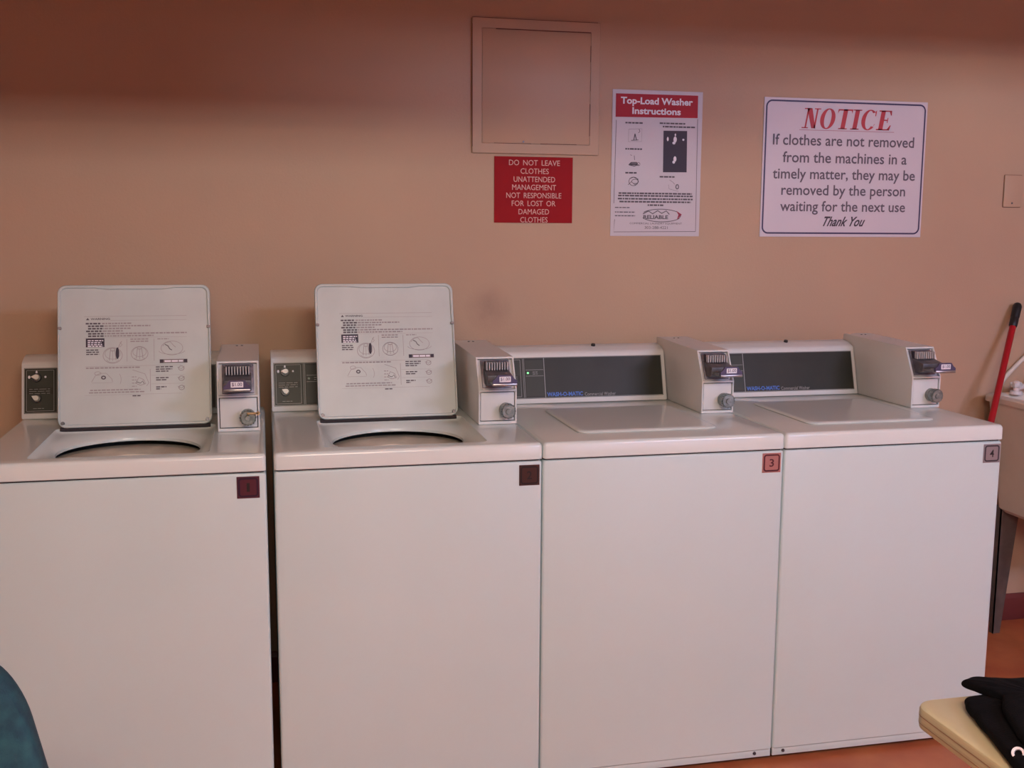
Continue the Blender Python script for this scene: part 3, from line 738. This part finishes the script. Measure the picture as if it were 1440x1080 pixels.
# blank cover plate
t = thing('cover_plate', 'peach-painted blank electrical cover plate near right edge', 'plate', (1.896, WY, 1.535))
bm = BM(); box(bm, 0, .072, -.006, 0, 0, .112, .0025); obj('plate', bm, PANELP, t)
bm = BM(); cyl(bm, (.034, -.006, .014), (.034, -.0075, .014), .0035, .003, 10); obj('screw', bm, DSTEEL, t)
t2 = Flat(); t2.line(rrect(-.0006, .0726, -.0006, .1126, .003, 3, 2), .0016, True); t2.build('plate_seam', mat('crack_brown', (.14, .05, .035), .8), t, (0, -.0003, 0), (1, 0, 0), (0, 0, 1))

# ------------------------------------------------------------------ laundry tub, faucet, broom
t = thing('utility_sink', 'cream plastic laundry tub on tapered grey legs at right edge', 'sink', (1.829, .262, 0))
bm = BM(); SW, SD, ZR = .58, .54, .875
def Q(i_, z, r): return [(x, y, z) for x, y in rrect(i_, SW-i_, i_, SD-i_, r, 6, 3)]
loft(bm, [Q(.16, .445, .03), Q(.062, .456, .05), Q(.048, .470, .05), Q(.010, ZR-.026, .045), Q(.009, ZR-.023, .045), Q(.001, ZR-.023, .045), Q(0, ZR-.020, .045), Q(0, ZR-.005, .045), Q(.006, ZR, .042),
          Q(.034, ZR, .04), Q(.042, ZR-.006, .04), Q(.075, .50, .05), Q(.15, .485, .03)], True, True)
obj('basin', bm, TUBP, t)
for sx_ in (0, 1):
    for sy_ in (0, 1):
        bm = BM(); X = .055 if sx_ == 0 else SW-.055; Y = .07 if sy_ == 0 else SD-.085
        d1 = 1 if sx_ == 0 else -1; d2 = 1 if sy_ == 0 else -1
        a_ = [(X, Y, .475), (X+d1*.078, Y, .475), (X+d1*.078, Y+.004, .475), (X, Y+.004, .475)]
        b_ = [(X, Y, 0), (X+d1*.030, Y, 0), (X+d1*.030, Y+.004, 0), (X, Y+.004, 0)]
        loft(bm, [a_, b_], True, True)
        a_ = [(X, Y, .475), (X+d1*.004, Y, .475), (X+d1*.004, Y-d2*.05, .475), (X, Y-d2*.05, .475)]
        b_ = [(X, Y, 0), (X+d1*.004, Y, 0), (X+d1*.004, Y-d2*.018, 0), (X, Y-d2*.018, 0)]
        loft(bm, [a_, b_], True, True)
        obj('leg', bm, LEGM, t, 20)
bm = BM(); cyl(bm, (SW/2, SD/2, .05), (SW/2, SD/2, .49), .02, .02, 16); obj('drain_pipe', bm, WHITEP, t)
def tube(bm, pts, r, n=12):
    pts = [Vector(p) for p in pts]
    rings = []
    for i, p in enumerate(pts):
        d = (pts[min(i+1, len(pts)-1)]-pts[max(i-1, 0)]).normalized(); a = d.cross(Vector((0, 0, 1)))
        a = a.normalized() if a.length > .01 else Vector((1, 0, 0)); b = d.cross(a)
        rings.append([p+(a*math.cos(2*PI*k/n)+b*math.sin(2*PI*k/n))*r for k in range(n)])
    loft(bm, rings, True, True)
def smooth_path(pts, n=6):
    pts = [Vector(p) for p in pts]; out = []
    for i in range(len(pts)-1):
        p0 = pts[max(i-1, 0)]; p1 = pts[i]; p2 = pts[i+1]; p3 = pts[min(i+2, len(pts)-1)]
        for k in range(n):
            s = k/n; out.append(.5*((2*p1)+(-p0+p2)*s+(2*p0-5*p1+4*p2-p3)*s*s+(-p0+3*p1-3*p2+p3)*s**3))
    return out+[pts[-1]]
t = thing('faucet', 'white laundry tub faucet behind the red broom handle', 'faucet', (1.938, .752, .875))
bm = BM(); cyl(bm, (0, 0, 0), (0, 0, .012), .022, .020, 20); cyl(bm, (0, 0, .012), (0, 0, .03), .010, .010, 14); obj('valve_stem', bm, WHITEP, t)
bm = BM(); bmesh.ops.create_uvsphere(bm, u_segments=18, v_segments=12, radius=.017); bmesh.ops.scale(bm, vec=(1, 1, .85), verts=bm.verts[:]); bmesh.ops.translate(bm, vec=(0, 0, .034), verts=bm.verts[:])
for i in range(5):
    a = 2*PI*i/5; cyl(bm, (.012*math.cos(a), .012*math.sin(a), .026), (.018*math.cos(a), .018*math.sin(a), .042), .005, .004, 8)
obj('handle', bm, WHITEP, t)
bm = BM(); tube(bm, smooth_path([(.0, .0, .02), (.05, .01, .03), (.11, .0, .06), (.17, -.05, .07), (.20, -.10, .03)]), .009); obj('spout', bm, WHITEP, t)
t = obj('hose', (lambda b: (tube(b, smooth_path([(1.925, .825, .86), (1.935, .825, .91), (1.98, .826, .96), (2.05, .826, 1.02), (2.14, .826, 1.08), (2.3, .826, 1.2)]), .008), b)[1])(BM()), TUBP)
tag(t, 'thin beige hose running up the wall behind the laundry tub', 'hose')

bp1 = Vector((1.9690, .8150, 1.192)); bq = Vector((1.7760, .6600, .8040)); bp0 = bp1 + (bq-bp1)*((.05-bp1.z)/(bq.z-bp1.z))
t = thing('broom', 'broom with red handle and black grip leaning on the wall', 'broom', (bp0.x, bp0.y, 0))
o_ = Vector((bp0.x, bp0.y, 0)); dd = (bp1-bp0).normalized(); L_ = (bp1-bp0).length
bm = BM(); cyl(bm, bp0-o_, bp0-o_+dd*(L_-.09), .0112, .0112, 18); obj('handle', bm, REDH, t)
bm = BM(); a0 = bp0-o_+dd*(L_-.093)
rings = []
ax = dd.orthogonal().normalized(); bx_ = dd.cross(ax)
for s_, r_ in ((0, .0125), (.004, .0145), (.03, .0145), (.034, .0135), (.04, .0150), (.07, .0155), (.083, .0155), (.092, .012), (.096, .006)):
    rings.append([a0+dd*s_+(ax*math.cos(2*PI*k/18)+bx_*math.sin(2*PI*k/18))*r_ for k in range(18)])
loft(bm, rings, True, True); obj('grip', bm, BLACKP, t)
bm = BM(); box(bm, -.02, .02, -.09, .09, .04, .075, .008); obj('head', bm, REDH, t)
bm = BM()
for i in range(18):
    for j in range(4):
        x = -.085+.17*i/17; y = -.014+.028*j/3; cyl(bm, (y, x, .045), (y*1.3, x*1.08, .002), .0035, .003, 5)
tag(obj('bristles', bm, BLACKP, t), kind='stuff')

# ------------------------------------------------------------------ table, folded clothes, teal chair
TZ = .70
t = thing('table', 'pale wooden table with rounded thick edge, lower right corner', 'table', (.327, -1.108, 0))
bm = BM(); TW_, TD_ = 1.1, .62; k, m_ = 8, 2
def TT(i_, z, r): return [(x, y-TD_, z) for x, y in rrect(i_, TW_-i_, i_, TD_-i_, r, k, m_)]
loft(bm, [TT(.006, TZ-.038, .03), TT(.001, TZ-.034, .034), TT(0, TZ-.028, .035), TT(0, TZ-.006, .035), TT(.0015, TZ-.002, .034), TT(.005, TZ, .03)], True, True)
top = obj('table_top', bm, WOOD, t)
bm = BM()
for zz, tk in ((.0125, .0016), (.0250, .0012)):
    A = TT(-.0005, TZ-zz, .0355); B = TT(-.0005, TZ-zz-tk, .0355); loft(bm, [A, B])
obj('edge_ply', bm, mat('ply_line', (.40, .25, .15), .6), top)
for lx, ly in ((.10, -.09), (TW_-.10, -.09), (.10, -TD_+.09), (TW_-.10, -TD_+.09)):
    bm = BM(); cyl(bm, (lx, ly, 0), (lx, ly, TZ-.037), .019, .019, 18); obj('leg', bm, DSTEEL, t)

def cloth_slab(bm, outline, z0, z1, sub=3, amp=.004, seed=1):
    g = random.Random(seed); n = len(outline); c = Vector((sum(p[0] for p in outline)/n, sum(p[1] for p in outline)/n))
    lo = []
    for (sc_, z) in ((.90, z0), (.985, z0+(z1-z0)*.18), (1.0, z0+(z1-z0)*.5), (.975, z0+(z1-z0)*.82), (.90, z1), (.55, z1+.004), (.2, z1+.002)):
        lo.append([(c.x+(x-c.x)*sc_+g.uniform(-amp, amp)*.4, c.y+(y-c.y)*sc_+g.uniform(-amp, amp)*.4, z+(g.uniform(-amp, amp)*.6 if z > z0+.001 else 0)) for x, y in outline])
    loft(bm, lo, True, True)
def dens(P, n=4):
    out = []
    for i in range(len(P)):
        a, b = P[i], P[(i+1) % len(P)]
        for k in range(n): out.append((a[0]+(b[0]-a[0])*k/n, a[1]+(b[1]-a[1])*k/n))
    return out
t = thing('folded_clothes', 'black folded clothes piled on the pale wooden table', 'clothes', (.506, -1.205, TZ))
bm = BM(); cloth_slab(bm, dens([(-.108, .062), (-.124, .036), (-.142, -.03), (-.178, -.15), (-.19, -.22), (.28, -.22), (.30, .06), (.05, .070)]), 0, .020, seed=2)
o = obj('lower_garment', bm, CLOTH, t, 60)
bm = BM(); cloth_slab(bm, dens([(-.098, .088), (-.082, .050), (-.070, .022), (-.102, -.02), (-.138, -.11), (-.15, -.20), (.27, -.20), (.29, .07), (.06, .072), (-.03, .080), (-.075, .096)]), .018, .036, amp=.003, seed=5)
o2 = obj('upper_garment', bm, CLOTH, t, 60)
for o_ in (o, o2):
    sm = o_.modifiers.new('sub', 'SUBSURF'); sm.levels = 2; sm.render_levels = 2
bm = BM(); q = Vector((-.157, -.130, .0195)); nn = Vector((-.6, -.6, .7)).normalized(); 
a = nn.orthogonal().normalized(); b = nn.cross(a)
ring = []
for (r_, d_) in ((.005, .0), (.0055, .003), (.009, .0035), (.0095, 0), (.009, -.002)):
    ring.append([q+nn*d_+(a*math.cos(2*PI*i/20)+b*math.sin(2*PI*i/20))*r_ for i in range(20)])
loft(bm, ring); o3 = obj('drawstring_eyelet', bm, WHITEP, t); tag(o3, 'white ring')

t = thing('chair', 'teal upholstered chair, rounded backrest, at lower left corner', 'chair', (-1.153, -1.19, 0), 0)
def cushion(loops3, name, mt):
    bm = BM(); loft(bm, loops3, True, True); return obj(name, bm, mt, t, 60)
# backrest: an upright rounded pad, wider at the bottom
bk_ = []
for (y_, i_) in ((.030, .02), (.022, .004), (.008, 0), (-.008, 0), (-.022, .004), (-.030, .02)):
    P_ = []
    for x, z in rrect(-.25+i_, .25-i_, .46+i_, .857-i_, .07, 10, 6):
        f_ = 1-.42*((z-.46)/.375)**1.1; P_.append((x*f_, y_+(.835-z)*-.0+.10*((z-.46)/.375)-.04*(x/.25)**2+.06, z))
    bk_.append(P_)
cushion(bk_, 'backrest', TEAL)
sk = []
for (z, i_) in ((.415, .02), (.422, .004), (.435, 0), (.455, .0), (.468, .006), (.474, .03)):
    sk.append([(x, y, z) for x, y in rrect(-.235+i_, .235-i_, -.38+i_, .06-i_, .06, 8, 4)])
cushion(sk, 'seat', TEAL)
for sx_ in (-.2, .2):
    for sy_ in (-.34, .05):
        bm = BM(); cyl(bm, (sx_, sy_, .415), (sx_*1.1, sy_*1.08, 0), .012, .012, 14); obj('leg', bm, STEEL, t)
for sx_ in (-.17, .17):
    bm = BM(); tube(bm, [(sx_, .04, .41), (sx_, .075, .46), (sx_, .095, .60), (sx_*.9, .115, .72)], .009); obj('back_support', bm, STEEL, t)

# ------------------------------------------------------------------ ceiling fixtures behind the camera
for i_, p_ in enumerate(KEYS):
    t = thing('ceiling_light', ['long white ceiling light fixture behind the camera, left one', 'long white ceiling light fixture behind the camera, right one'][i_], 'lamp', (p_[0], p_[1], CEIL), 0, 'ceiling lights')
    bm = BM(); box(bm, -.68, .68, -.14, .02, -.09, 0, .004); obj('housing', bm, WHITEP, t)
